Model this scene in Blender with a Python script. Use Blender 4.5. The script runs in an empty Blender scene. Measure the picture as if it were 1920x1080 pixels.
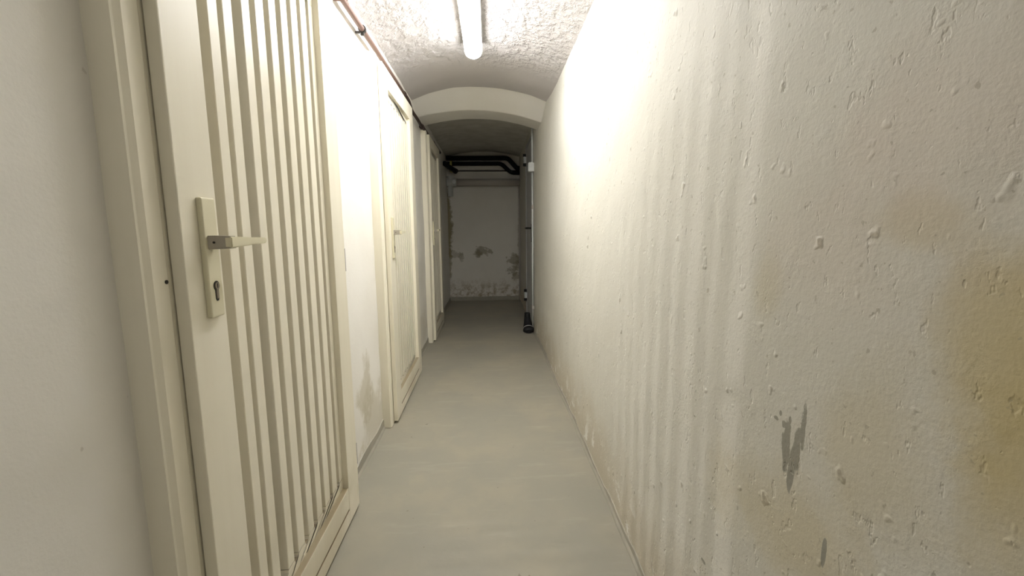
import bpy, bmesh, math, random
from mathutils import Vector, Matrix, noise

random.seed(4)
S = bpy.context.scene
COL = S.collection

# ------------------------------------------------------------------ camera, exposure
CAM_H = 1.10
F_PX = 845.0


def make_camera():
    # orientation solved from the corridor and upright vanishing points
    y = Vector((917 - 960, 426 - 540, F_PX)).normalized()
    zx = 1025.0
    vzy = -(F_PX * F_PX + (zx - 960) * (917 - 960)) / (426 - 540)
    d = Vector((zx - 960, vzy, F_PX)).normalized()
    z = -d
    x = y.cross(z).normalized()
    z = x.cross(y)
    right = Vector((x[0], y[0], z[0])); down = Vector((x[1], y[1], z[1])); fwd = Vector((x[2], y[2], z[2]))
    m = Matrix.Identity(4)
    for i in range(3):
        m[i][0] = right[i]; m[i][1] = -down[i]; m[i][2] = -fwd[i]
    m[0][3], m[1][3], m[2][3] = 0, 0, CAM_H
    cd = bpy.data.cameras.new('camera')
    cd.sensor_width = 36; cd.lens = 36 * F_PX / 1920; cd.clip_start = 0.02
    c = bpy.data.objects.new('camera', cd); COL.objects.link(c)
    c.matrix_world = m
    S.camera = c


make_camera()
S.view_settings.view_transform = 'Standard'
S.view_settings.look = 'None'
S.view_settings.gamma = 1
S.view_settings.use_curve_mapping = False
S.view_settings.exposure = 1.52

w = bpy.data.worlds.new('world'); S.world = w; w.use_nodes = True
w.node_tree.nodes['Background'].inputs[0].default_value = (0.5, 0.5, 0.5, 1)
w.node_tree.nodes['Background'].inputs[1].default_value = 0.0   # a cellar: no daylight

TUBE_POWER = 20.0        # emission of the fluorescent tube
TUBE_COL = (0.965, 0.965, 0.96)
BULB_POWER = 480.0       # bulb in the cellar compartment behind door_1
FILL_POWER = 4.0        # added fill lamp, unseen behind the viewer, lifts the near walls


# ------------------------------------------------------------------ node helpers
class Mat:
    def __init__(s, name, rough=0.6, spec=0.3):
        s.m = bpy.data.materials.new(name); s.m.use_nodes = True
        s.t = s.m.node_tree; s.b = s.t.nodes['Principled BSDF']
        s.b.inputs['Roughness'].default_value = rough
        s.b.inputs['Specular IOR Level'].default_value = spec
        s.co = None

    def n(s, typ, **kw):
        nd = s.t.nodes.new(typ)
        for k, v in kw.items(): setattr(nd, k, v)
        return nd

    def l(s, a, b): s.t.links.new(a, b)

    def coords(s):
        if s.co is None:
            s.co = s.n('ShaderNodeNewGeometry').outputs['Position']
        return s.co

    def math(s, op, a, b=None, clamp=False):
        nd = s.n('ShaderNodeMath', operation=op); nd.use_clamp = clamp
        for i, v in enumerate((a, b)):
            if v is None: continue
            if isinstance(v, (int, float)): nd.inputs[i].default_value = v
            else: s.l(v, nd.inputs[i])
        return nd.outputs[0]

    def noise(s, scale, detail=4, rough=0.55, stretch=None, off=0.0):
        nd = s.n('ShaderNodeTexNoise')
        nd.inputs['Scale'].default_value = scale; nd.inputs['Detail'].default_value = detail
        nd.inputs['Roughness'].default_value = rough
        mp = s.n('ShaderNodeMapping')
        mp.inputs['Location'].default_value = (off, off * 1.7, off * 0.6)
        if stretch: mp.inputs['Scale'].default_value = stretch
        s.l(s.coords(), mp.inputs[0]); s.l(mp.outputs[0], nd.inputs['Vector'])
        return nd.outputs['Fac']

    def ramp(s, v, lo, hi):
        mr = s.n('ShaderNodeMapRange'); mr.interpolation_type = 'SMOOTHSTEP'
        s.l(v, mr.inputs[0]); mr.inputs[1].default_value = lo; mr.inputs[2].default_value = hi
        return mr.outputs[0]

    def mix(s, f, a, b):
        nd = s.n('ShaderNodeMix', data_type='RGBA')
        for sock, v in ((nd.inputs[0], f), (nd.inputs[6], a), (nd.inputs[7], b)):
            if isinstance(v, (int, float)): sock.default_value = v
            elif isinstance(v, tuple): sock.default_value = (*v, 1)
            else: s.l(v, sock)
        return nd.outputs[2]

    def xyz(s):
        sp = s.n('ShaderNodeSeparateXYZ'); s.l(s.coords(), sp.inputs[0]); return sp.outputs

    def blot(s, ax, ay, cx, cy, rx, ry, nse, k=1.2, soft=0.25):
        """mask of an irregular stain centred at cx, cy in the two given axes"""
        a = s.math('DIVIDE', s.math('SUBTRACT', ax, cx), rx)
        b = s.math('DIVIDE', s.math('SUBTRACT', ay, cy), ry)
        d = s.math('SQRT', s.math('ADD', s.math('MULTIPLY', a, a), s.math('MULTIPLY', b, b)))
        d = s.math('ADD', d, s.math('MULTIPLY', s.math('SUBTRACT', nse, 0.5), k * 2))
        return s.math('SUBTRACT', 1.0, s.ramp(d, 1 - soft, 1 + soft))

    def bump(s, h, dist, strength=1.0, prev=None):
        nd = s.n('ShaderNodeBump'); nd.inputs['Distance'].default_value = dist
        nd.inputs['Strength'].default_value = strength
        s.l(h, nd.inputs['Height'])
        if prev is not None: s.l(prev, nd.inputs['Normal'])
        return nd.outputs[0]

    def out(s, col=None, normal=None):
        if col is not None:
            if isinstance(col, tuple): s.b.inputs['Base Color'].default_value = (*col, 1)
            else: s.l(col, s.b.inputs['Base Color'])
        if normal is not None: s.l(normal, s.b.inputs['Normal'])
        return s.m


def plain(name, col, rough=0.5, metal=0.0, spec=0.4):
    m = Mat(name, rough, spec); m.b.inputs['Metallic'].default_value = metal
    return m.out(col)


WHITE = (0.87, 0.845, 0.79)
WARM = (0.72, 0.67, 0.56)


def plaster(name, kind):
    M = Mat(name, 0.62, 0.25)
    x, y, z = M.xyz()
    big = M.noise(1.6, 3); mid = M.noise(7, 5); fine = M.noise(60, 4, 0.6); vfine = M.noise(170, 3)
    c = M.mix(M.ramp(big, 0.35, 0.7), WHITE, (0.83, 0.80, 0.735))
    if kind == 'right':
        c = M.mix(0.7, c, (0.57, 0.55, 0.47))
        lowz = M.math('SUBTRACT', 1.0, M.ramp(M.math('ADD', z, M.math('MULTIPLY', mid, -0.35)), -0.14, 0.22))
        c = M.mix(M.math('MULTIPLY', lowz, 0.6), c, (0.50, 0.43, 0.31))
        K = 1.03; zz = lambda v: 1.1 + (v - 1.1) * K
        # ochre damp patches on the near stretch
        n1 = M.noise(5, 5, 0.6, off=3.0)
        for cy, cz, ry, rz, a in ((0.36, 0.98, 0.065, 0.10, 0.6), (0.33, 0.9, 0.05, 0.11, 0.5), (0.62, 0.62, 0.16, 0.10, 0.35),
                                  (0.50, 0.83, 0.07, 0.10, 0.25), (0.72, 0.99, 0.03, 0.05, 0.22), (0.47, 1.10, 0.06, 0.03, 0.3)):
            c = M.mix(M.math('MULTIPLY', M.blot(y, z, cy * K, zz(cz), ry, rz, n1, 1.4, 0.6), a), c, (0.50, 0.40, 0.17))
        for cy, cz, ry, rz, a in ((0.44, 1.2, 0.15, 0.1, 0.25), (0.60, 1.08, 0.12, 0.12, 0.2)):
            c = M.mix(M.math('MULTIPLY', M.blot(y, z, cy, cz, ry, rz, n1, 1.2, 0.7), a), c, (0.62, 0.50, 0.42))
        # rubbed-through grey scars
        n2 = M.noise(38, 4, 0.6, (1, 1, 0.45), 7.0)
        for cy, cz, ry, rz in ((0.643, 0.757, 0.0085, 0.045), (0.629, 0.725, 0.006, 0.045), (0.621, 0.76, 0.008, 0.03), (0.610, 0.80, 0.005, 0.035),
                               (0.549, 0.645, 0.004, 0.022), (0.672, 0.79, 0.006, 0.004), (0.662, 0.802, 0.004, 0.005),
                               (0.652, 0.788, 0.005, 0.006), (0.64, 0.80, 0.004, 0.007), (0.87, 0.375, 0.010, 0.006)):
            c = M.mix(M.blot(y, z, cy * K, zz(cz), ry, rz, n2, 1.3, 0.12), c, (0.33, 0.315, 0.26))
        # small chips
        n3 = M.noise(26, 2, 0.5, off=11.0)
        c = M.mix(M.math('MULTIPLY', M.ramp(n3, 0.735, 0.76), 0.5), c, (0.33, 0.28, 0.20))
        n5 = M.noise(75, 2, 0.5, off=15.0); n6 = M.noise(46, 3, 0.6, (1, 1, 0.6), 21.0)
        c = M.mix(M.math('MULTIPLY', M.ramp(n5, 0.70, 0.73), 0.45), c, (0.33, 0.29, 0.21))
        foot = M.math('SUBTRACT', 1.0, M.ramp(z, 0.05, 0.25))
        peel = M.math('MULTIPLY', M.ramp(M.noise(9, 6, 0.65, off=2.0), 0.56, 0.6), foot)
        c = M.mix(M.math('MULTIPLY', peel, 0.7), c, (0.86, 0.85, 0.80))
        h = M.math('ADD', M.math('MULTIPLY', M.ramp(M.noise(22, 5, 0.6), 0.45, 0.75), 1.0), M.math('MULTIPLY', fine, 0.5))
        nrm = M.bump(h, 0.002, 0.35)
        nrm = M.bump(M.ramp(n3, 0.66, 0.78), 0.004, 0.6, nrm)
        nrm = M.bump(M.math('SUBTRACT', 1.0, M.ramp(n6, 0.62, 0.70)), 0.0025, 0.5, nrm)
        nrm = M.bump(vfine, 0.0012, 0.5, nrm)
    elif kind == 'left':
        n1 = M.noise(8, 6, 0.65, off=5.0)
        for cy, cz, ry, rz, a in ((2.10, 0.33, 0.10, 0.13, 0.55), (2.25, 0.12, 0.25, 0.16, 0.5), (3.9, 0.2, 0.3, 0.15, 0.3)):
            c = M.mix(M.math('MULTIPLY', M.blot(y, z, cy, cz, ry, rz, n1, 1.8, 0.4), a), c, (0.52, 0.47, 0.34))
        c = M.mix(M.math('MULTIPLY', M.ramp(M.noise(30, 2, off=4.0), 0.76, 0.79), 0.35), c, (0.4, 0.36, 0.28))
        h = M.math('ADD', mid, M.math('MULTIPLY', fine, 0.3))
        nrm = M.bump(h, 0.003, 0.5)
        nrm = M.bump(vfine, 0.0008, 0.4, nrm)
    elif kind == 'back':
        n1 = M.noise(11, 6, 0.7, off=5.0)
        n4 = M.noise(16, 6, 0.7, off=9.0)
        c = M.mix(0.15, c, (0.60, 0.56, 0.46))
        foot = M.math('SUBTRACT', 1.0, M.ramp(z, 0.12, 0.38))
        c = M.mix(M.math('MULTIPLY', M.math('MULTIPLY', M.ramp(n1, 0.42, 0.62), foot), 0.85), c, (0.34, 0.27, 0.16))
        for cx, cz, rx, rz, a in ((-0.10, 0.74, 0.10, 0.06, 0.9), (-0.17, 0.70, 0.05, 0.05, 0.9), (0.38, 0.62, 0.09, 0.07, 0.9), (0.35, 0.45, 0.06, 0.07, 0.9),
                                  (0.41, 0.53, 0.03, 0.10, 0.8), (0.40, 0.36, 0.06, 0.05, 0.8), (-0.50, 0.70, 0.09, 0.05, 0.6), (-0.42, 0.66, 0.04, 0.05, 0.6)):
            c = M.mix(M.math('MULTIPLY', M.blot(x, z, cx, cz, rx, rz, n4, 2.6, 0.3), a * 0.75), c, (0.27, 0.235, 0.15))
        for cx, cz, rx, rz, a in ((-0.60, 1.15, 0.055, 0.42, 0.9), (-0.62, 0.6, 0.05, 0.3, 0.7), (0.46, 0.95, 0.03, 0.35, 0.5)):
            c = M.mix(M.math('MULTIPLY', M.blot(x, z, cx, cz, rx, rz, n1, 1.2, 0.35), a), c, (0.25, 0.21, 0.11))
        nrm = M.bump(M.math('ADD', mid, fine), 0.004, 0.6)
    elif kind == 'ceiling':
        c = M.mix(M.ramp(big, 0.35, 0.7), (0.60, 0.565, 0.555), (0.56, 0.53, 0.515))
        smooth = M.math('SUBTRACT', 1.0, M.ramp(y, 2.9, 3.45))
        vor = M.n('ShaderNodeTexVoronoi', feature='SMOOTH_F1'); vor.inputs['Scale'].default_value = 24
        wob = M.n('ShaderNodeMixRGB') if False else None
        M.l(M.coords(), vor.inputs['Vector'])
        rg = M.noise(17, 5, 0.6, (1, 0.8, 1), 1.0)
        h = M.math('MULTIPLY', M.math('ADD', M.ramp(rg, 0.40, 0.66), M.math('MULTIPLY', vor.outputs['Distance'], 0.5)), smooth)
        nrm = M.bump(h, 0.014, 0.8)
        nrm = M.bump(M.math('ADD', fine, mid), 0.003, 0.35, nrm)
    else:
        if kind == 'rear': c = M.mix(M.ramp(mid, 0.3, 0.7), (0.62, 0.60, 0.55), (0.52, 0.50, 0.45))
        nrm = M.bump(M.math('ADD', mid, M.math('MULTIPLY', fine, 0.5)), 0.003, 0.4)
    return M.out(c, nrm)


def floor_mat():
    M = Mat('grey_floor_paint', 0.5, 0.35)
    x, y, z = M.xyz()
    a = M.noise(2.2, 5, 0.6); b = M.noise(6, 6, 0.65, off=3.0); st = M.noise(9, 4, 0.6, (0.35, 1.6, 1), 6.0)
    c = M.mix(M.ramp(a, 0.35, 0.68), (0.298, 0.281, 0.228), (0.345, 0.315, 0.243))
    c = M.mix(M.math('MULTIPLY', M.ramp(b, 0.50, 0.62), 0.5), c, (0.30, 0.285, 0.23))
    c = M.mix(M.math('MULTIPLY', M.ramp(st, 0.56, 0.7), 0.15), c, (0.48, 0.455, 0.38))
    c = M.mix(M.math('MULTIPLY', M.ramp(M.noise(34, 2, off=8.0), 0.745, 0.76), 0.6), c, (0.16, 0.14, 0.11))
    nrm = M.bump(M.math('ADD', M.noise(14, 5), M.math('MULTIPLY', M.noise(90, 3), 0.25)), 0.002, 0.5)
    return M.out(c, nrm)


def wood_paint():
    M = Mat('cream_wood_paint', 0.38, 0.4)
    x, y, z = M.xyz()
    g = M.noise(14, 4, 0.6, (1, 1, 0.08)); d = M.noise(3, 4, off=2.0)
    c = M.mix(M.ramp(g, 0.3, 0.75), (0.86, 0.81, 0.67), (0.82, 0.765, 0.62))
    low = M.math('SUBTRACT', 1.0, M.ramp(z, 0.0, 0.55))
    c = M.mix(M.math('MULTIPLY', M.math('MULTIPLY', M.ramp(d, 0.45, 0.65), low), 0.45), c, (0.50, 0.44, 0.29))
    gn = M.n('ShaderNodeNewGeometry'); sp = M.n('ShaderNodeSeparateXYZ'); M.l(gn.outputs['Normal'], sp.inputs[0])
    ledge = M.math('MULTIPLY', M.ramp(sp.outputs[2], 0.45, 0.8), M.math('LESS_THAN', z, 0.30))
    c = M.mix(M.math('MULTIPLY', ledge, 0.85), c, (0.22, 0.165, 0.085))
    nrm = M.bump(M.noise(50, 3, 0.6, (1, 1, 0.1)), 0.0006, 0.35)
    return M.out(c, nrm)


def band_mat():
    M = Mat('grey_wall_band', 0.55, 0.3)
    c = M.mix(M.ramp(M.noise(9, 5, 0.6), 0.35, 0.7), (0.36, 0.34, 0.28), (0.42, 0.39, 0.32))
    return M.out(c, M.bump(M.noise(25, 4), 0.002, 0.5))


def emit(name, col, power):
    m = bpy.data.materials.new(name); m.use_nodes = True
    t = m.node_tree; t.nodes.remove(t.nodes['Principled BSDF'])
    e = t.nodes.new('ShaderNodeEmission'); e.inputs[0].default_value = (*col, 1); e.inputs[1].default_value = power
    t.links.new(e.outputs[0], t.nodes['Material Output'].inputs[0])
    return m


P_RIGHT = plaster('plaster_right', 'right'); P_LEFT = plaster('plaster_left', 'left')
P_BACK = plaster('plaster_back', 'back'); P_CEIL = plaster('plaster_ceiling', 'ceiling')
P_PLAIN = plaster('plaster_plain', 'plain')
P_REAR = plaster('plaster_rear_vault', 'rear')
P_STORE = plain('raw_cement_render', (0.30, 0.29, 0.27), 0.8)
FLOOR = floor_mat(); CREAM = wood_paint(); BAND = band_mat()
BLACK_RUBBER = plain('black_rubber', (0.012, 0.012, 0.013), 0.55)
PIPE_FOAM = plain('black_pipe_foam', (0.010, 0.012, 0.012), 0.8, spec=0.2)
DARK_METAL = plain('dark_metal', (0.05, 0.045, 0.04), 0.45, 0.6)
BRASS_DULL = plain('dull_metal', (0.30, 0.26, 0.21), 0.4, 0.8)
PLASTIC = plain('ivory_plastic', (0.74, 0.69, 0.50), 0.32)
SHADED_PLASTIC = plain('taupe_plastic', (0.40, 0.36, 0.29), 0.4)  # darker plastic: shade on the lever neck's near side put into colour
WHITE_PLASTIC = plain('white_plastic', (0.72, 0.74, 0.74), 0.4)
DRAIN = plain('grey_drain_pipe', (0.50, 0.47, 0.43), 0.5)
DRAIN_LIGHT = plain('pale_drain_fitting', (0.55, 0.56, 0.54), 0.45)
STEEL_DOOR = plain('pale_grey_steel', (0.50, 0.50, 0.50), 0.4)
COPPER = plain('brown_painted_pipe', (0.20, 0.125, 0.10), 0.45)
DARK_PIPE = plain('dark_brown_pipe', (0.045, 0.025, 0.02), 0.6)
YELLOW = plain('yellow_strap', (0.55, 0.50, 0.16), 0.6)
GREYMET = plain('galvanised', (0.42, 0.40, 0.40), 0.4, 0.6)
HOUSING = plain('white_enamel', (0.85, 0.85, 0.83), 0.35)
TUBE = emit('tube_glow', TUBE_COL, TUBE_POWER)
BULB = emit('bulb_glow', (1.0, 0.97, 0.97), BULB_POWER)
FILL_GLOW = emit('tube_glow_rear', TUBE_COL, FILL_POWER)


# ------------------------------------------------------------------ mesh helpers
def link(name, bm, mat, parent=None, smooth=False, recalc=True):
    if recalc: bmesh.ops.recalc_face_normals(bm, faces=bm.faces[:])
    me = bpy.data.meshes.new(name)
    bm.to_mesh(me); bm.free()
    me.materials.append(mat)
    if smooth:
        for p in me.polygons: p.use_smooth = True
    o = bpy.data.objects.new(name, me); COL.objects.link(o)
    if parent is not None: o.parent = parent
    return o


def box(bm, x0, x1, y0, y1, z0, z1, bev=0.0, seg=2):
    b = bmesh.new()
    bmesh.ops.create_cube(b, size=1)
    for v in b.verts:
        v.co = Vector(((x0 + x1) / 2 + v.co.x * (x1 - x0), (y0 + y1) / 2 + v.co.y * (y1 - y0), (z0 + z1) / 2 + v.co.z * (z1 - z0)))
    if bev: bmesh.ops.bevel(b, geom=b.edges[:], offset=bev, segments=seg, affect='EDGES', profile=0.6)
    me = bpy.data.meshes.new('tmp'); b.to_mesh(me); b.free(); bm.from_mesh(me); bpy.data.meshes.remove(me)


def tube(bm, pts, r, seg=16, cap=True, rads=None, up=None):
    pts = [Vector(p) for p in pts]; rings = []
    prev = None
    for i, p in enumerate(pts):
        if i == 0: t = pts[1] - p
        elif i == len(pts) - 1: t = p - pts[i - 1]
        else: t = (pts[i + 1] - p).normalized() + (p - pts[i - 1]).normalized()
        t.normalize()
        if prev is None:
            a = Vector((0, 0, 1)) if abs(t.z) < 0.9 else Vector((1, 0, 0))
            u = t.cross(a).normalized()
        else:
            u = (prev - t * prev.dot(t)).normalized()
        prev = u; v = t.cross(u)
        rr = rads[i] if rads else r
        rings.append([bm.verts.new(p + (u * math.cos(k * 2 * math.pi / seg) + v * math.sin(k * 2 * math.pi / seg)) * rr) for k in range(seg)])
    for a, b in zip(rings, rings[1:]):
        for k in range(seg): bm.faces.new((a[k], a[(k + 1) % seg], b[(k + 1) % seg], b[k]))
    if cap:
        bm.faces.new(rings[0][::-1]); bm.faces.new(rings[-1])


def bend(pts, rad=0.05, n=6):
    """round the corners of a polyline"""
    pts = [Vector(p) for p in pts]; out = [pts[0]]
    for a, b, c in zip(pts, pts[1:], pts[2:]):
        r = min(rad, (a - b).length * 0.49, (c - b).length * 0.49)
        p = b + (a - b).normalized() * r; q = b + (c - b).normalized() * r
        for i in range(n + 1):
            t = i / n
            out.append(p * (1 - t) ** 2 + b * 2 * t * (1 - t) + q * t * t)
    out.append(pts[-1]); return out


def prism_x(bm, outline, x0, x1):
    """outline in (y, z), extruded from x0 to x1"""
    a = [bm.verts.new((x0, p[0], p[1])) for p in outline]; b = [bm.verts.new((x1, p[0], p[1])) for p in outline]
    n = len(a)
    for i in range(n): bm.faces.new((a[i], a[(i + 1) % n], b[(i + 1) % n], b[i]))
    fa = bm.faces.new(a[::-1]); fb = bm.faces.new(b)
    bmesh.ops.triangulate(bm, faces=[fa, fb])


def prism_z(bm, outline, z0, z1):
    a = [bm.verts.new((p[0], p[1], z0)) for p in outline]; b = [bm.verts.new((p[0], p[1], z1)) for p in outline]
    n = len(a)
    for i in range(n): bm.faces.new((a[i], a[(i + 1) % n], b[(i + 1) % n], b[i]))
    bm.faces.new(a[::-1]); bm.faces.new(b)


def tag(o, label, cat, group=None, kind=None):
    o['label'] = label; o['category'] = cat
    if group: o['group'] = group
    if kind: o['kind'] = kind
    return o


def empty(name, loc=(0, 0, 0)):
    o = bpy.data.objects.new(name, None); o.empty_display_size = 0.1; COL.objects.link(o); o.location = loc
    return o


def under(root):
    """meshes are written in world coordinates; keep them there below a root that stands elsewhere"""
    off = Vector(root.location)
    for ch in root.children:
        ch.location = -off


# ------------------------------------------------------------------ the setting
XL, XR, YB, YN = -0.605, 0.46, 6.78, -2.2
DOORS = [dict(y0=0.818, y1=1.70), dict(y0=2.472, y1=3.40), dict(y0=4.322, y1=5.17)]
HOLES = [(0.80, 1.68), (2.46, 3.38), (4.30, 5.14)]
HOLE_TOP = 1.94


def nz(y, z, s, a, off=0.0):
    return a * noise.fractal(Vector((y * s + off, z * s, off * 2.3)), 1.0, 2.0, 3)


def right_x(y, z):
    lean = 0.032 * max(0.0, min(z / 2.0, 1.1))
    if y > 3.6: lean *= max(0.0, 1 - (y - 3.6) / 1.0)
    return XR + lean + nz(y, z, 1.1, 0.010, 5) * (1 if y < 4.4 else 0.3) + nz(y, z, 6, 0.0022, 9)


def c_main(x): return 2.228 - 0.38 * (x + 0.07) ** 2
def c_arch(x): return 2.110 - 0.29 * (x + 0.13) ** 2
def c_arch2(x): return 2.118 - 0.29 * (x + 0.12) ** 2
def c_rear(x): return 2.190 - 0.25 * (x + 0.07) ** 2


def build_floor():
    bm = bmesh.new()
    ys = [YN - 0.1 + i * 0.04 for i in range(int((YB + 0.25 - YN) / 0.04) + 1)]
    xs = [-0.75 + i * 0.05 for i in range(29)]
    g = []
    for y in ys:
        row = []
        for x in xs:
            d = nz(x, y, 1.5, 0.0025, 2)
            # the screed is coved up slightly against both walls
            e = max(0.0, 1 - (XR - x) / 0.03) if x < XR + 0.02 else 0
            row.append(bm.verts.new((x, y, d * 0.6 - 0.0015)))
        g.append(row)
    for a, b in zip(g, g[1:]):
        for k in range(len(xs) - 1): bm.faces.new((a[k], a[k + 1], b[k + 1], b[k]))
    # slab body under the screed and out under the storage compartments
    box(bm, -4.1, 0.75, YN - 0.2, YB + 0.2, -0.15, -0.012)
    tag(link('floor', bm, FLOOR, smooth=False), 'grey painted concrete floor of the cellar corridor with pale scuffs', 'floor', kind='structure')


def build_wall_right():
    bm = bmesh.new(); st = 0.025
    ny = int((YB + 0.02 - YN) / st) + 1; nzv = 93
    g = []
    for i in range(ny):
        y = YN + i * st
        g.append([bm.verts.new((right_x(y, -0.03 + j * st), y, -0.03 + j * st)) for j in range(nzv)])
    hole = lambda y, z: 4.76 < y < 5.64 and z < 2.055
    for i in range(ny - 1):
        for j in range(nzv - 1):
            if hole(YN + (i + 0.5) * st, (j + 0.5) * st - 0.03): continue
            bm.faces.new((g[i][j], g[i + 1][j], g[i + 1][j + 1], g[i][j + 1]))
    loose = [v for v in bm.verts if not v.link_faces]; bmesh.ops.delete(bm, geom=loose, context='VERTS')
    be = [e for e in bm.edges if e.is_boundary]
    r = bmesh.ops.extrude_edge_only(bm, edges=be)
    for v in r['geom']:
        if isinstance(v, bmesh.types.BMVert): v.co.x = 0.66
    o = link('wall_right', bm, P_RIGHT, smooth=True)
    tag(o, 'long rough whitewashed right wall with ochre damp and grey scars', 'wall', kind='structure')


def build_wall_left():
    bm = bmesh.new(); st = 0.02
    ny = int((YB + 0.02 - YN) / st) + 1; nzv = 117
    g = []
    for i in range(ny):
        y = YN + i * st
        g.append([bm.verts.new((XL + nz(y, -0.04 + j * st, 1.6, 0.004, 3) + nz(y, j * st, 7, 0.0012, 4), y, -0.04 + j * st)) for j in range(nzv)])
    for i in range(ny - 1):
        for j in range(nzv - 1):
            yc = YN + (i + 0.5) * st; zc = (j + 0.5) * st - 0.04
            if zc < HOLE_TOP and any(a < yc < b for a, b in HOLES): continue
            bm.faces.new((g[i][j], g[i][j + 1], g[i + 1][j + 1], g[i + 1][j]))
    loose = [v for v in bm.verts if not v.link_faces]; bmesh.ops.delete(bm, geom=loose, context='VERTS')
    be = [e for e in bm.edges if e.is_boundary]
    r = bmesh.ops.extrude_edge_only(bm, edges=be)
    for v in r['geom']:
        if isinstance(v, bmesh.types.BMVert): v.co.x = -0.73
    tag(link('wall_left', bm, P_LEFT, smooth=True), 'white plaster left wall pierced by three slatted doors', 'wall', kind='structure')


def autosmooth(o, ang=35):
    me = o.data
    bm = bmesh.new(); bm.from_mesh(me)
    for e in bm.edges:
        if len(e.link_faces) == 2 and e.calc_face_angle(0) > math.radians(ang): e.smooth = False
    bm.to_mesh(me); bm.free()


def loft(bm, sections, x0=-0.74, x1=0.64, n=56, amp=0.0):
    rows = []
    for y, fn in sections:
        row = []
        for k in range(n + 1):
            x = x0 + (x1 - x0) * k / n
            row.append(bm.verts.new((x, y, fn(x) + (nz(x, y, 3.0, amp, 1) if amp else 0))))
        rows.append(row)
    for a, b in zip(rows, rows[1:]):
        for k in range(n): bm.faces.new((a[k], b[k], b[k + 1], a[k + 1]))
    return rows


def build_ceiling():
    bm = bmesh.new()
    secs = [(YN + i * 0.04, c_main) for i in range(int((3.86 - YN) / 0.04) + 1)]
    loft(bm, secs, amp=0.006)
    o = link('ceiling', bm, P_CEIL, smooth=True)
    tag(o, 'low vaulted ceiling with coarse trowelled whitewash above the lamp', 'ceiling', kind='structure')
    bm = bmesh.new()

    def blend(t):
        return lambda x: c_main(x) * (1 - t) + c_arch(x) * t
    sec = [(3.78, lambda x: c_main(x) + 0.012)]
    for y, t in ((3.83, -0.02), (3.87, 0.05), (3.91, 0.18), (3.96, 0.38), (4.01, 0.60), (4.05, 0.78), (4.085, 0.93), (4.10, 1.0)): sec.append((y, blend(t)))
    sec += [(4.105, c_arch), (4.2, lambda x: c_arch(x) + 0.002), (4.35, lambda x: c_arch(x) + 0.005), (4.44, c_arch2), (4.45, c_arch2)]
    sec += [(4.455, lambda x: c_rear(x) + 0.05)]
    loft(bm, sec, amp=0.003)
    o = link('trim_1', bm, P_PLAIN, smooth=True); autosmooth(o, 30)
    tag(o, 'low white plastered arch spanning the corridor', 'arch', kind='structure')
    bm = bmesh.new()
    loft(bm, [(4.44 + i * 0.1, c_rear) for i in range(25)], amp=0.006)
    o = link('ceiling.001', bm, P_REAR, smooth=True)
    tag(o, 'dim vaulted ceiling beyond the low arch', 'ceiling', kind='structure')


def build_back():
    bm = bmesh.new(); g = []
    for i in range(60):
        x = -0.70 + i * 0.0225
        g.append([bm.verts.new((x, YB + nz(x, j * 0.03, 3, 0.006, 6), -0.03 + j * 0.03)) for j in range(77)])
    for a, b in zip(g, g[1:]):
        for j in range(76): bm.faces.new((a[j], b[j], b[j + 1], a[j + 1]))
    r = bmesh.ops.extrude_edge_only(bm, edges=[e for e in bm.edges if e.is_boundary])
    for v in r['geom']:
        if isinstance(v, bmesh.types.BMVert): v.co.y = YB + 0.12
    tag(link('wall_back', bm, P_BACK, smooth=True), 'dim end wall of the corridor with flaking plaster and mould', 'wall', kind='structure')
    bm = bmesh.new()
    box(bm, -0.72, 0.66, YN - 0.12, YN, -0.02, 2.3)
    tag(link('wall_front', bm, P_PLAIN), 'white end wall behind the viewer', 'wall', kind='structure')
    # the storage compartments behind the slatted doors
    bm = bmesh.new()
    box(bm, -4.05, -3.95, YN, YB + 0.1, -0.011, 2.3)
    for y in (-0.45, 2.06, 3.85, 5.6): box(bm, -3.95, -0.735, y, y + 0.1, -0.011, 2.3)
    tag(link('wall_storage', bm, P_STORE), 'grey rendered partition walls of the compartments behind the slatted doors', 'wall', kind='structure')
    bm = bmesh.new()
    box(bm, -4.05, -0.735, YN, YB + 0.1, 2.31, 2.4)
    tag(link('ceiling.002', bm, P_STORE), 'flat ceiling of the storage compartments', 'ceiling', kind='structure')


def band(name, face, y0, y1, h, side, label):
    bm = bmesh.new(); n = max(2, int((y1 - y0) / 0.03))
    A = []
    for i in range(n + 1):
        y = y0 + (y1 - y0) * i / n
        hh = h + nz(y, 0, 5, 0.010, 8) + nz(y, 0, 21, 0.004, 8)
        xb = face(y)
        s = side
        prof = [(xb - s * 0.03, 0 - 0.012), (xb + s * 0.014, -0.012), (xb + s * 0.010, 0.004), (xb + s * 0.0045, 0.014), (xb + s * 0.0035, hh), (xb - s * 0.03, hh + 0.001)]
        A.append([bm.verts.new((px, y, pz)) for px, pz in prof])
    for a, b in zip(A, A[1:]):
        for k in range(len(a) - 1): bm.faces.new((a[k], a[k + 1], b[k + 1], b[k]))
    bm.faces.new(A[0]); bm.faces.new(A[-1][::-1])
    o = link(name, bm, BAND, smooth=False)
    tag(o, label, 'skirting', kind='structure')


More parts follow.
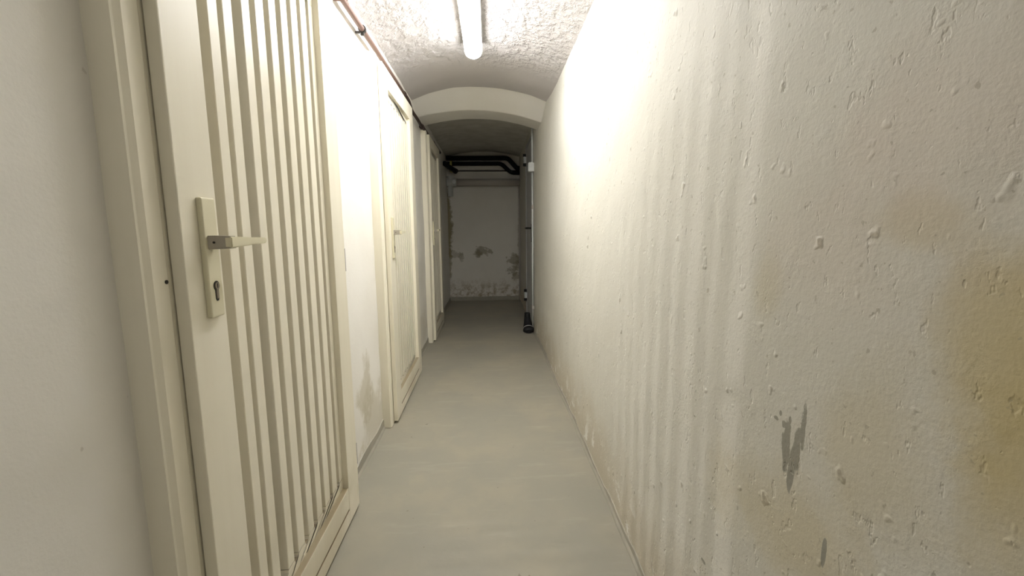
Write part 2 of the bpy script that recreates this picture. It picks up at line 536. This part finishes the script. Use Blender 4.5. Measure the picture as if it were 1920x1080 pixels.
def build_bands():
    lf = lambda y: XL + nz(y, 0, 1.6, 0.004, 3)
    band('baseboard_left', lf, YN, 0.752, 0.05, 1, 'grey painted band at the foot of the left wall before the near door')
    band('baseboard_left.001', lf, 1.705, 2.415, 0.05, 1, 'grey painted band at the foot of the left wall between near and middle doors')
    band('baseboard_left.002', lf, 3.405, 4.262, 0.055, 1, 'grey painted band at the foot of the left wall between middle and far doors')
    band('baseboard_left.003', lf, 5.175, YB - 0.003, 0.055, 1, 'grey painted band at the foot of the left wall past the far door')
    band('baseboard_right', lambda y: right_x(y, 0.02), YN, 4.70, 0.028, -1, 'grey painted band along the foot of the rough right wall')
    bm = bmesh.new()
    box(bm, XL + 0.006, XR + 0.03, YB - 0.012, YB + 0.02, -0.01, 0.06, 0.003)
    tag(link('baseboard_back', bm, BAND), 'dark painted band at the foot of the dim end wall', 'skirting', kind='structure')


build_floor(); build_wall_right(); build_wall_left(); build_ceiling(); build_back(); build_bands()

# ------------------------------------------------------------------ slatted doors
XF = -0.535      # leaf face
XK = -0.5585     # leaf back
XP = -0.555      # panel face
XPB = -0.584     # panel back
ZS0, ZS1 = 0.189, 1.806


def notched(bm, y0, y1, zflat, zslot, slots, x0, x1, up):
    """strip closing the slots at one end, each slot ending in a half round"""
    out = [(y0, zflat)]
    pts = []
    for a, b in slots:
        r = (b - a) / 2; c = (a + b) / 2
        for k in range(0, 9):
            th = math.pi * k / 8
            pts.append((c - r * math.cos(th), zslot - up * r * 0.9 * math.sin(th)))
    line = [(y0, zslot)] + pts + [(y1, zslot)]
    outline = [(y0, zflat)] + line + [(y1, zflat)]
    # remove duplicates
    clean = []
    for p in outline:
        if not clean or (abs(p[0] - clean[-1][0]) + abs(p[1] - clean[-1][1])) > 1e-5: clean.append(p)
    prism_x(bm, clean, x0, x1)


def slatted_door(idx, y0, y1, slots, near_st, far_st, label, post=(0.062, 0.007), screw=False):
    root = empty('door_%d' % idx, (XL, y0, 0))
    tag(root, label, 'door', kind='structure')
    ns, fs = y0 + near_st, y1 - far_st
    P = lambda name, bm, m=CREAM, par=None: link(name, bm, m, par or root)
    # frame
    pa = y0 - post[0]; pb = y0 - post[1]
    bm = bmesh.new()
    prism_z(bm, [(XL - 0.02, pa), (-0.5640, pa), (-0.5630, pa + 0.004), (-0.5575, pa + 0.0145), (-0.5575, pb - 0.006), (-0.5600, pb - 0.001), (-0.5605, pb), (-0.5605, y0 + 0.030), (XL - 0.02, y0 + 0.030)], 0.001, 1.975)
    P('frame_post', bm)
    bm = bmesh.new(); box(bm, XL - 0.02, -0.560, y1 - 0.05, y1 + 0.002, 0.001, 1.975, 0.002); P('frame_post', bm)
    bm = bmesh.new(); box(bm, XL - 0.02, -0.5605, y0 + 0.0305, y1 - 0.0505, 1.925, 1.948, 0.002); P('frame_head', bm)
    # leaf
    zb, zt = 0.012, 1.950
    bm = bmesh.new(); box(bm, XK, XF, y0, ns, zb, zt, 0.0025); P('stile', bm)
    bm = bmesh.new(); box(bm, XK, XF, fs, y1, zb, zt, 0.0025); P('stile', bm)
    bm = bmesh.new(); box(bm, XK, XF - 0.0005, ns, fs, 1.848, zt, 0.002); P('top_rail', bm)
    bm = bmesh.new(); box(bm, XK, XF - 0.0005, ns, fs, 0.069, 0.150, 0.003); P('bottom_rail', bm)
    bm = bmesh.new(); box(bm, XK, XF - 0.0005, ns, fs, zb, 0.0620, 0.001); P('kick_board', bm)
    # slotted panel: end strips and the slats between them
    bm = bmesh.new(); notched(bm, ns - 0.02, fs + 0.02, 0.02, ZS0, slots, XPB, XP - 0.0002, 1); o = P('panel_strip', bm)
    bm = bmesh.new(); notched(bm, ns - 0.02, fs + 0.02, 1.89, ZS1, slots, XPB, XP - 0.0002, -1); P('panel_strip', bm)
    edges = [slots[0][0]] + [e for s in slots for e in s][1:]
    a = None
    spans = []
    last = slots[0][1]
    if slots[0][0] - (ns - 0.02) > 0.012: spans.append((ns - 0.02, slots[0][0]))
    for s in slots[1:]:
        spans.append((last, s[0])); last = s[1]
    spans.append((last, fs + 0.02))
    for a, b in spans:
        bm = bmesh.new(); box(bm, XPB, XP, a, b, ZS0 + 0.0002, ZS1 - 0.0002, 0.0014, 1); P('slat', bm)
    # handle
    hy = y0 + 0.068
    bm = bmesh.new(); box(bm, XF - 0.001, XF + 0.010, hy - 0.021, hy + 0.021, 0.934, 1.160, 0.004, 3)
    h = P('door_handle', bm, PLASTIC); h['label'] = 'ivory plastic lever handle plate'
    bm = bmesh.new()
    # neck standing off the plate
    sec = [(XF + 0.008, 0.013), (XF + 0.030, 0.0125), (XF + 0.052, 0.0115)]
    rows = []
    for x, hz in sec:
        rows.append([bm.verts.new((x, hy - 0.014, 1.077 - hz)), bm.verts.new((x, hy + 0.008, 1.077 - hz)), bm.verts.new((x, hy + 0.008, 1.077 + hz)), bm.verts.new((x, hy - 0.014, 1.077 + hz))])
    for p, q in zip(rows, rows[1:]):
        for k in range(4): bm.faces.new((p[k], p[(k + 1) % 4], q[(k + 1) % 4], q[k]))
    bm.faces.new(rows[0]); bm.faces.new(rows[-1][::-1])
    bmesh.ops.recalc_face_normals(bm, faces=bm.faces[:])
    bmesh.ops.bevel(bm, geom=bm.edges[:], offset=0.0018, segments=2, affect='EDGES')
    o = link('neck', bm, SHADED_PLASTIC, h); o['label'] = 'taupe neck of the lever'
    bm = bmesh.new(); rows = []
    for y, hz, x0, x1 in ((hy - 0.0145, 0.0105, XF + 0.041, XF + 0.0545), (hy + 0.01, 0.0100, XF + 0.041, XF + 0.0545), (hy + 0.06, 0.0078, XF + 0.042, XF + 0.0535),
                          (hy + 0.118, 0.0062, XF + 0.042, XF + 0.052), (hy + 0.130, 0.0050, XF + 0.042, XF + 0.050)):
        rows.append([bm.verts.new((x0, y, 1.077 - hz)), bm.verts.new((x1, y, 1.077 - hz)), bm.verts.new((x1, y, 1.077 + hz)), bm.verts.new((x0, y, 1.077 + hz))])
    for p, q in zip(rows, rows[1:]):
        for k in range(4): bm.faces.new((p[k], p[(k + 1) % 4], q[(k + 1) % 4], q[k]))
    bm.faces.new(rows[0]); bm.faces.new(rows[-1][::-1])
    bmesh.ops.recalc_face_normals(bm, faces=bm.faces[:])
    bmesh.ops.bevel(bm, geom=bm.edges[:], offset=0.002, segments=2, affect='EDGES')
    link('lever', bm, PLASTIC, h)
    bm = bmesh.new()
    tube(bm, [(XF + 0.022, hy - 0.0155, 1.077), (XF + 0.022, hy - 0.0135, 1.077)], 0.0022, 10)
    link('grub_screw', bm, DARK_METAL, h)
    # keyhole: profile cylinder in a dark recess
    bm = bmesh.new(); out = []
    for k in range(17):
        th = math.radians(-55 + k * 290 / 16)
        out.append((hy + 0.0095 * math.cos(th + 0), 0.994 + 0.0095 * math.sin(th)))
    out += [(hy - 0.0052, 0.978), (hy - 0.0052, 0.969), (hy - 0.003, 0.965), (hy + 0.003, 0.965), (hy + 0.0052, 0.969), (hy + 0.0052, 0.978)]
    prism_x(bm, out, XF + 0.006, XF + 0.0106)
    link('keyhole', bm, DARK_METAL, h)
    bm = bmesh.new()
    tube(bm, [(XF + 0.009, hy, 0.994), (XF + 0.0125, hy, 0.994)], 0.0068, 20)
    box(bm, XF + 0.009, XF + 0.0118, hy - 0.0033, hy + 0.0033, 0.969, 0.988, 0.001, 1)
    link('lock_cylinder', bm, BRASS_DULL, h)
    bm = bmesh.new()
    box(bm, XF + 0.0126, XF + 0.0130, hy - 0.0008, hy + 0.0008, 0.990, 0.9985)
    link('key_slot', bm, DARK_METAL, h)
    # hinges on the far edge
    for z in (0.22, 0.985, 1.715):
        bm = bmesh.new()
        tube(bm, [(XF - 0.006, y1 + 0.0065, z - 0.042), (XF - 0.006, y1 + 0.0065, z + 0.042)], 0.0055, 12)
        box(bm, XF - 0.018, XF - 0.007, y1 - 0.0005, y1 + 0.0035, z - 0.040, z + 0.040)
        link('hinge', bm, GREYMET, root)
    if screw:
        bm = bmesh.new(); tube(bm, [(-0.5585, 0.8005, 1.012), (-0.556, 0.8005, 1.012)], 0.0035, 12)
        link('screw', bm, DARK_METAL, root)
    under(root)


S1 = [(0.945, 0.996), (1.032, 1.052), (1.090, 1.132), (1.169, 1.197), (1.241, 1.270), (1.310, 1.341), (1.382, 1.410), (1.454, 1.481), (1.524, 1.549)]
slatted_door(1, 0.818, 1.700, S1, 0.110, 0.118, 'cream wooden door with slotted panel, nearest and largest on the left wall', screw=True)


def even_slots(a, b, n, w=0.028):
    p = (b - a) / n
    return [(a + p * k + 0.012, a + p * k + 0.012 + w) for k in range(n)]


slatted_door(2, 2.472, 3.400, even_slots(2.60, 3.26, 9), 0.125, 0.125, 'cream wooden door with slotted panel, middle one of the left wall under the pipe')
slatted_door(3, 4.322, 5.170, even_slots(4.43, 5.05, 9), 0.110, 0.118, 'cream wooden door with slotted panel, farthest on the left wall beyond the arch')


# ------------------------------------------------------------------ steel door in the right wall beyond the arch
def steel_door():
    root = empty('door_4', (0.46, 4.77, 0)); tag(root, 'pale grey steel door in the right wall beyond the arch', 'door', kind='structure')
    F = lambda name, bm, m=STEEL_DOOR: link(name, bm, m, root)
    bm = bmesh.new(); box(bm, 0.462, 0.502, 4.800, 5.600, 0.012, 2.020, 0.003); F('door_leaf', bm)
    for a, b in ((4.755, 4.796), (5.604, 5.645)):
        bm = bmesh.new(); box(bm, 0.456, 0.53, a, b, 0.001, 2.060, 0.003); F('frame_post', bm)
    bm = bmesh.new(); box(bm, 0.456, 0.53, 4.7965, 5.6035, 2.030, 2.060, 0.003); F('frame_head', bm)
    bm = bmesh.new(); box(bm, 0.505, 0.53, 4.797, 5.603, 0.012, 2.029); o = F('door_seal', bm, BLACK_RUBBER); o['label'] = 'black seal behind the leaf'  # full-size black sheet stands in for the shade in the door gap
    # black lever handle with long plate
    bm = bmesh.new(); box(bm, 0.452, 0.4625, 4.872, 4.908, 0.935, 1.130, 0.003); h = F('door_handle', bm, BLACK_RUBBER); h['label'] = 'black lever handle'
    bm = bmesh.new()
    tube(bm, bend([(0.455, 4.89, 1.085), (0.404, 4.89, 1.085), (0.404, 5.02, 1.085)], 0.02), 0.010, 12)
    link('lever', bm, BLACK_RUBBER, h, smooth=True)
    for z in (0.25, 1.90):
        bm = bmesh.new(); tube(bm, [(0.442, 5.600, z - 0.04), (0.442, 5.600, z + 0.04)], 0.011, 12); box(bm, 0.442, 0.4615, 5.57, 5.60, z - 0.035, z + 0.035)
        hg = F('hinge', bm, WHITE_PLASTIC)
        for dz in (-0.056, 0.056):
            bm = bmesh.new(); tube(bm, [(0.442, 5.600, z + dz - 0.016), (0.442, 5.600, z + dz + 0.016)], 0.018, 14)
            link('hinge_cap', bm, BLACK_RUBBER, hg)
    under(root)


steel_door()


# ------------------------------------------------------------------ lamps
def lamp(yc, label, mat):
    root = empty('fluorescent_lamp', (-0.078, yc, 2.20)); tag(root, label, 'lamp', group=None)
    L = 0.73; cx = -0.078
    bm = bmesh.new()
    out = []
    for x, z in ((-0.040, 2.222), (-0.052, 2.205), (-0.054, 2.168), (-0.048, 2.166), (0.048, 2.166), (0.054, 2.168), (0.052, 2.205), (0.040, 2.222)):
        out.append((cx + x, z))
    a = [bm.verts.new((x, yc - L, z)) for x, z in out]; b = [bm.verts.new((x, yc + L, z)) for x, z in out]
    for i in range(8): bm.faces.new((a[i], a[(i + 1) % 8], b[(i + 1) % 8], b[i]))
    bm.faces.new(a[::-1]); bm.faces.new(b)
    link('housing', bm, HOUSING, root)
    # opal cover, a half oval trough with a narrower rounded nose at either end
    def ring(y, hw, drop):
        pts = [(cx - hw, 2.168)]
        for k in range(13):
            th = math.pi * k / 12
            pts.append((cx - hw * math.cos(th) ** 1 if k not in (0, 12) else cx - hw * math.cos(th), 2.165 - drop * math.sin(th) ** 0.8 if 0 < k < 12 else 2.165))
        pts.append((cx + hw, 2.168))
        return [bm.verts.new((x, y, z)) for x, z in pts]
    bm = bmesh.new()
    rows = [ring(yc - L + 0.03, 0.050, 0.040), ring(yc + L - 0.03, 0.050, 0.040)]
    for p, q in zip(rows, rows[1:]):
        for k in range(len(p)): bm.faces.new((p[k], p[(k + 1) % len(p)], q[(k + 1) % len(p)], q[k]))
    bm.faces.new(rows[0][::-1]); bm.faces.new(rows[1])
    link('diffuser', bm, mat, root)
    for s in (-1, 1):
        bm = bmesh.new(); ys = [L - 0.0295, L - 0.012, L, L + 0.006]
        rows = [ring(yc + s * y, hw, d) for y, hw, d in zip(ys, (0.040, 0.039, 0.034, 0.022), (0.037, 0.036, 0.030, 0.018))]
        for p, q in zip(rows, rows[1:]):
            for k in range(len(p)): bm.faces.new((p[k], p[(k + 1) % len(p)], q[(k + 1) % len(p)], q[k]))
        bm.faces.new(rows[0][::-1]); bm.faces.new(rows[-1])
        link('diffuser_end', bm, mat, root)
    under(root)


lamp(2.235, 'white fluorescent tube lamp glowing on the ceiling vault', TUBE)
if FILL_POWER > 0:  # fill light added out of view, shaped like the ceiling lamp
    lamp(-1.35, 'dimmer fluorescent tube lamp on the ceiling behind the viewer', FILL_GLOW)


def bulb():
    root = empty('hanging_bulb', (-3.40, 1.36, 2.0)); tag(root, 'bare round bulb hanging inside the compartment behind the nearest slatted door', 'lamp')
    bm = bmesh.new(); bmesh.ops.create_uvsphere(bm, u_segments=20, v_segments=12, radius=0.035)
    bmesh.ops.translate(bm, verts=bm.verts[:], vec=(-3.40, 1.36, 2.0)); link('bulb', bm, BULB, root, smooth=True)
    bm = bmesh.new(); tube(bm, [(-3.40, 1.36, 2.036), (-3.40, 1.36, 2.10)], 0.017, 14); link('socket', bm, BLACK_RUBBER, root)
    bm = bmesh.new(); tube(bm, [(-3.40, 1.36, 2.10), (-3.40, 1.36, 2.309)], 0.004, 8); link('cord', bm, BLACK_RUBBER, root)
    under(root)


if BULB_POWER > 0: bulb()


# ------------------------------------------------------------------ pipes
def ceiling_pipe():
    root = empty('wall_pipe', (-0.572, 1.95, 2.0)); tag(root, 'thin brown pipe running along the top of the left wall above the doors', 'pipe')
    z = 2.018; x = -0.572
    pts = bend([(-0.604, 1.965, 2.012), (x, 1.965, 2.012), (x, 2.46, z), (x, 3.30, z)], 0.035)
    bm = bmesh.new(); tube(bm, pts, 0.0125, 14); link('pipe_run', bm, COPPER, root, smooth=True)
    bm = bmesh.new(); tube(bm, bend([(x, 3.30, z), (x + 0.008, 3.42, z - 0.006), (x - 0.004, 3.62, z - 0.030), (x + 0.002, 3.85, z - 0.036), (x, 4.10, z - 0.044)], 0.06), 0.013, 14)
    o = link('pipe_run', bm, DARK_PIPE, root, smooth=True); o['label'] = 'dark bent stretch of pipe'
    bm = bmesh.new(); tube(bm, bend([(x, 4.10, z - 0.044), (x, 4.18, z - 0.034), (x, 5.60, z - 0.028)], 0.03), 0.014, 14)
    o = link('pipe_run', bm, DARK_PIPE, root, smooth=True); o['label'] = 'dark far stretch of pipe'
    for y, r in ((2.01, 0.0150), (3.30, 0.018), (4.12, 0.022), (4.95, 0.018)):
        bm = bmesh.new(); tube(bm, [(x, y - 0.014, z - (0 if y < 3.6 else 0.042 if y < 4.5 else 0.031)), (x, y + 0.014, z - (0 if y < 3.6 else 0.042 if y < 4.5 else 0.031))], r, 14)
        link('coupling', bm, DARK_PIPE if y > 3 else COPPER, root, smooth=False)
    # clamp with its stand-off
    bm = bmesh.new(); tube(bm, [(x, 2.256, z - 0.002), (x, 2.272, z - 0.002)], 0.018, 16)
    box(bm, x - 0.032, x - 0.012, 2.258, 2.270, z - 0.020, z - 0.012)
    box(bm, x - 0.008, x + 0.008, 2.257, 2.271, z - 0.030, z - 0.015, 0.002)
    link('pipe_clamp', bm, DARK_METAL, root)
    under(root)


ceiling_pipe()


def back_pipes():
    yb = 6.70
    o = empty('insulated_pipe', (-0.6, yb, 2.1)); tag(o, 'upper black insulated pipe across the end wall just under the vault', 'pipe', 'black insulated pipes on the end wall')
    bm = bmesh.new(); tube(bm, bend([(-0.598, yb, 2.088), (0.285, yb, 2.088), (0.415, yb, 1.945), (0.455, yb, 1.945)], 0.05), 0.033, 16)
    link('pipe_sleeve', bm, PIPE_FOAM, o, smooth=True)
    bm = bmesh.new(); box(bm, -0.42, -0.40, yb + 0.005, YB + 0.02, 2.082, 2.094); link('bracket', bm, DARK_METAL, o)
    under(o)
    o = empty('insulated_pipe', (-0.6, yb, 2.0)); tag(o, 'lower black insulated pipe across the end wall, second below the vault', 'pipe', 'black insulated pipes on the end wall')
    bm = bmesh.new(); tube(bm, bend([(-0.598, yb, 2.010), (0.19, yb, 2.010), (0.335, yb, 1.878), (0.455, yb, 1.878)], 0.05), 0.029, 16)
    link('pipe_sleeve', bm, PIPE_FOAM, o, smooth=True)
    bm = bmesh.new(); box(bm, -0.42, -0.40, yb + 0.005, YB + 0.02, 2.004, 2.016); link('bracket', bm, DARK_METAL, o)
    under(o)
    o = empty('insulated_pipe', (-0.58, 6.62, 1.93)); tag(o, 'short black insulated pipe elbow in the left corner of the end wall', 'pipe')
    bm = bmesh.new(); tube(bm, bend([(-0.580, 6.25, 1.955), (-0.558, 6.45, 1.945), (-0.47, 6.60, 1.90)], 0.08), 0.034, 16)
    link('pipe_sleeve', bm, PIPE_FOAM, o, smooth=True)
    bm = bmesh.new(); tube(bm, [(-0.475, 6.595, 1.902), (-0.455, 6.622, 1.893)], 0.037, 16); link('end_ring', bm, BLACK_RUBBER, o)
    bm = bmesh.new(); box(bm, -0.604, -0.575, 6.28, 6.30, 1.945, 1.957); link('bracket', bm, DARK_METAL, o)
    under(o)
    bm = bmesh.new(); tube(bm, [(-0.56, 6.765, 1.918), (0.345, 6.765, 1.915), (0.455, 6.765, 1.915)], 0.009, 10)
    tag(link('thin_pipe', bm, DARK_PIPE, smooth=True), 'thin dark brown pipe across the end wall below the black pipes', 'pipe')
    bm = bmesh.new(); box(bm, -0.545, -0.515, 6.650, 6.656, 1.90, 2.047, 0.002); box(bm, -0.545, -0.515, 6.650, 6.785, 2.041, 2.047); box(bm, -0.545, -0.515, 6.650, 6.785, 1.894, 1.900)
    tag(link('pipe_strap', bm, YELLOW), 'yellowish strap hanging between the pipes at the left of the end wall', 'strap')
    # drain pipe with its fitting
    o = empty('drain_pipe', (0, 6.69, 1.74)); tag(o, 'thick grey horizontal drain pipe across the end wall', 'pipe')
    bm = bmesh.new(); tube(bm, [(-0.52, 6.70, 1.745), (0.459, 6.70, 1.742)], 0.052, 24); link('pipe_run', bm, DRAIN, o, smooth=True)
    bm = bmesh.new(); tube(bm, [(-0.60, 6.70, 1.75), (-0.46, 6.70, 1.75)], 0.060, 24); q = link('coupling', bm, DRAIN_LIGHT, o); q['label'] = 'pale coupling at the left end'
    bm = bmesh.new(); tube(bm, [(-0.550, 6.70, 1.835), (-0.550, 6.70, 1.72), (-0.550, 6.70, 1.71), (-0.550, 6.70, 1.55)], 0.037, 20, rads=[0.05, 0.05, 0.037, 0.037])
    q = link('branch', bm, DRAIN_LIGHT, o); q['label'] = 'pale downward branch'
    bm = bmesh.new(); tube(bm, [(-0.49, 6.645, 1.75), (-0.49, 6.630, 1.75)], 0.026, 16); link('cap', bm, WHITE_PLASTIC, o)
    bm = bmesh.new(); box(bm, 0.1, 0.13, 6.745, YB + 0.01, 1.735, 1.75); link('bracket', bm, DARK_METAL, o)
    under(o)
    # pipe riser in the right corner
    bm = bmesh.new(); tube(bm, [(0.450, 6.745, 0.001), (0.450, 6.745, 1.685)], 0.012, 10)
    tag(link('riser_pipe', bm, DRAIN, smooth=True), 'thin upright pipe in the right corner of the end wall', 'pipe')


back_pipes()


# ------------------------------------------------------------------ small things
def junction():
    o = empty('junction_box', (0.46, 4.66, 1.68)); tag(o, 'small white electrical box high on the right wall before the steel door', 'electrical box')
    bm = bmesh.new(); box(bm, 0.405, 0.462, 4.615, 4.695, 1.650, 1.738, 0.005, 3); link('casing', bm, WHITE_PLASTIC, o)
    bm = bmesh.new(); box(bm, 0.402, 0.406, 4.622, 4.688, 1.657, 1.731, 0.0015); link('cover', bm, WHITE_PLASTIC, o)
    under(o)
    o = empty('cable_conduit', (0.45, 4.66, 0)); tag(o, 'white conduit running down the right wall beside the steel door', 'conduit')
    bm = bmesh.new(); tube(bm, [(0.447, 4.665, 0.03), (0.447, 4.665, 1.651)], 0.009, 12); link('lower_run', bm, WHITE_PLASTIC, o, smooth=True)
    bm = bmesh.new(); tube(bm, [(0.447, 4.665, 1.737), (0.447, 4.665, 2.09)], 0.009, 12); link('upper_run', bm, WHITE_PLASTIC, o, smooth=True)
    for z in (0.26, 1.30):
        bm = bmesh.new(); box(bm, 0.436, 0.462, 4.652, 4.678, z - 0.02, z + 0.02, 0.003); link('clip', bm, DRAIN, o)
    under(o)


junction()


def boot():
    """ankle boot, toe towards the viewer"""
    cx, ty, hy = 0.397, 4.575, 4.86
    root = empty('rubber_boot', (cx, 4.7, 0)); tag(root, 'black ankle boot standing on the floor against the steel door frame', 'boot')
    bm = bmesh.new()
    # rings from the toe along the foot and up the shaft: centre, half width, half height, tilt of the ring
    secs = [((cx, ty, 0.030), 0.030, 0.014, 0), ((cx, ty + 0.012, 0.034), 0.046, 0.022, 0), ((cx, ty + 0.045, 0.040), 0.054, 0.030, 5), ((cx, ty + 0.09, 0.046), 0.054, 0.036, 12),
            ((cx, ty + 0.135, 0.062), 0.047, 0.050, 25), ((cx, ty + 0.17, 0.085), 0.041, 0.062, 42), ((cx, ty + 0.195, 0.112), 0.037, 0.060, 65),
            ((cx, ty + 0.205, 0.140), 0.033, 0.054, 82), ((cx, ty + 0.207, 0.165), 0.030, 0.050, 90), ((cx, ty + 0.207, 0.176), 0.031, 0.051, 90)]
    rings = []
    for c, wd, ht, t in secs:
        a = math.radians(t); up = Vector((0, -math.sin(a), math.cos(a)))
        ring = []
        for k in range(20):
            th = 2 * math.pi * k / 20
            p = Vector(c) + Vector((wd * math.cos(th), 0, 0)) + up * (ht * math.sin(th))
            p.z = max(p.z, 0.018)
            ring.append(bm.verts.new(p))
        rings.append(ring)
    for a, b in zip(rings, rings[1:]):
        for k in range(20): bm.faces.new((a[k], a[(k + 1) % 20], b[(k + 1) % 20], b[k]))
    bm.faces.new(rings[0][::-1])
    inner = [bm.verts.new(v.co * 1.0 + (Vector((cx, ty + 0.207, 0.176)) - v.co) * 0.14) for v in rings[-1]]
    deep = [bm.verts.new(v.co + Vector((0, 0, -0.06))) for v in inner]
    for k in range(20):
        bm.faces.new((rings[-1][k], rings[-1][(k + 1) % 20], inner[(k + 1) % 20], inner[k]))
        bm.faces.new((inner[k], inner[(k + 1) % 20], deep[(k + 1) % 20], deep[k]))
    bm.faces.new(deep)
    link('upper', bm, BLACK_RUBBER, root, smooth=True)
    bm = bmesh.new(); out = []
    for k in range(24):
        th = 2 * math.pi * k / 24
        yy = math.sin(th); wv = 0.057 if yy < 0 else 0.043
        out.append((cx + wv * math.cos(th) * (1 - 0.12 * max(0, 0.3 - yy) * 0), ty + 0.133 + 0.140 * yy))
    prism_z(bm, out, 0.0, 0.022)
    link('sole', bm, BLACK_RUBBER, root)
    bm = bmesh.new(); pts = []
    for k in range(13):
        th = math.pi * k / 12
        pts.append((cx + 0.0555 * math.cos(th), ty + 0.058 - 0.01 * math.sin(th), 0.036 + 0.038 * math.sin(th)))
    tube(bm, pts, 0.005, 8)  # sheen across the toe cap, modelled as a grey band
    o = link('toe_seam', bm, GREYMET, root, smooth=True); o['label'] = 'grey band over the toe'
    under(root)


boot()
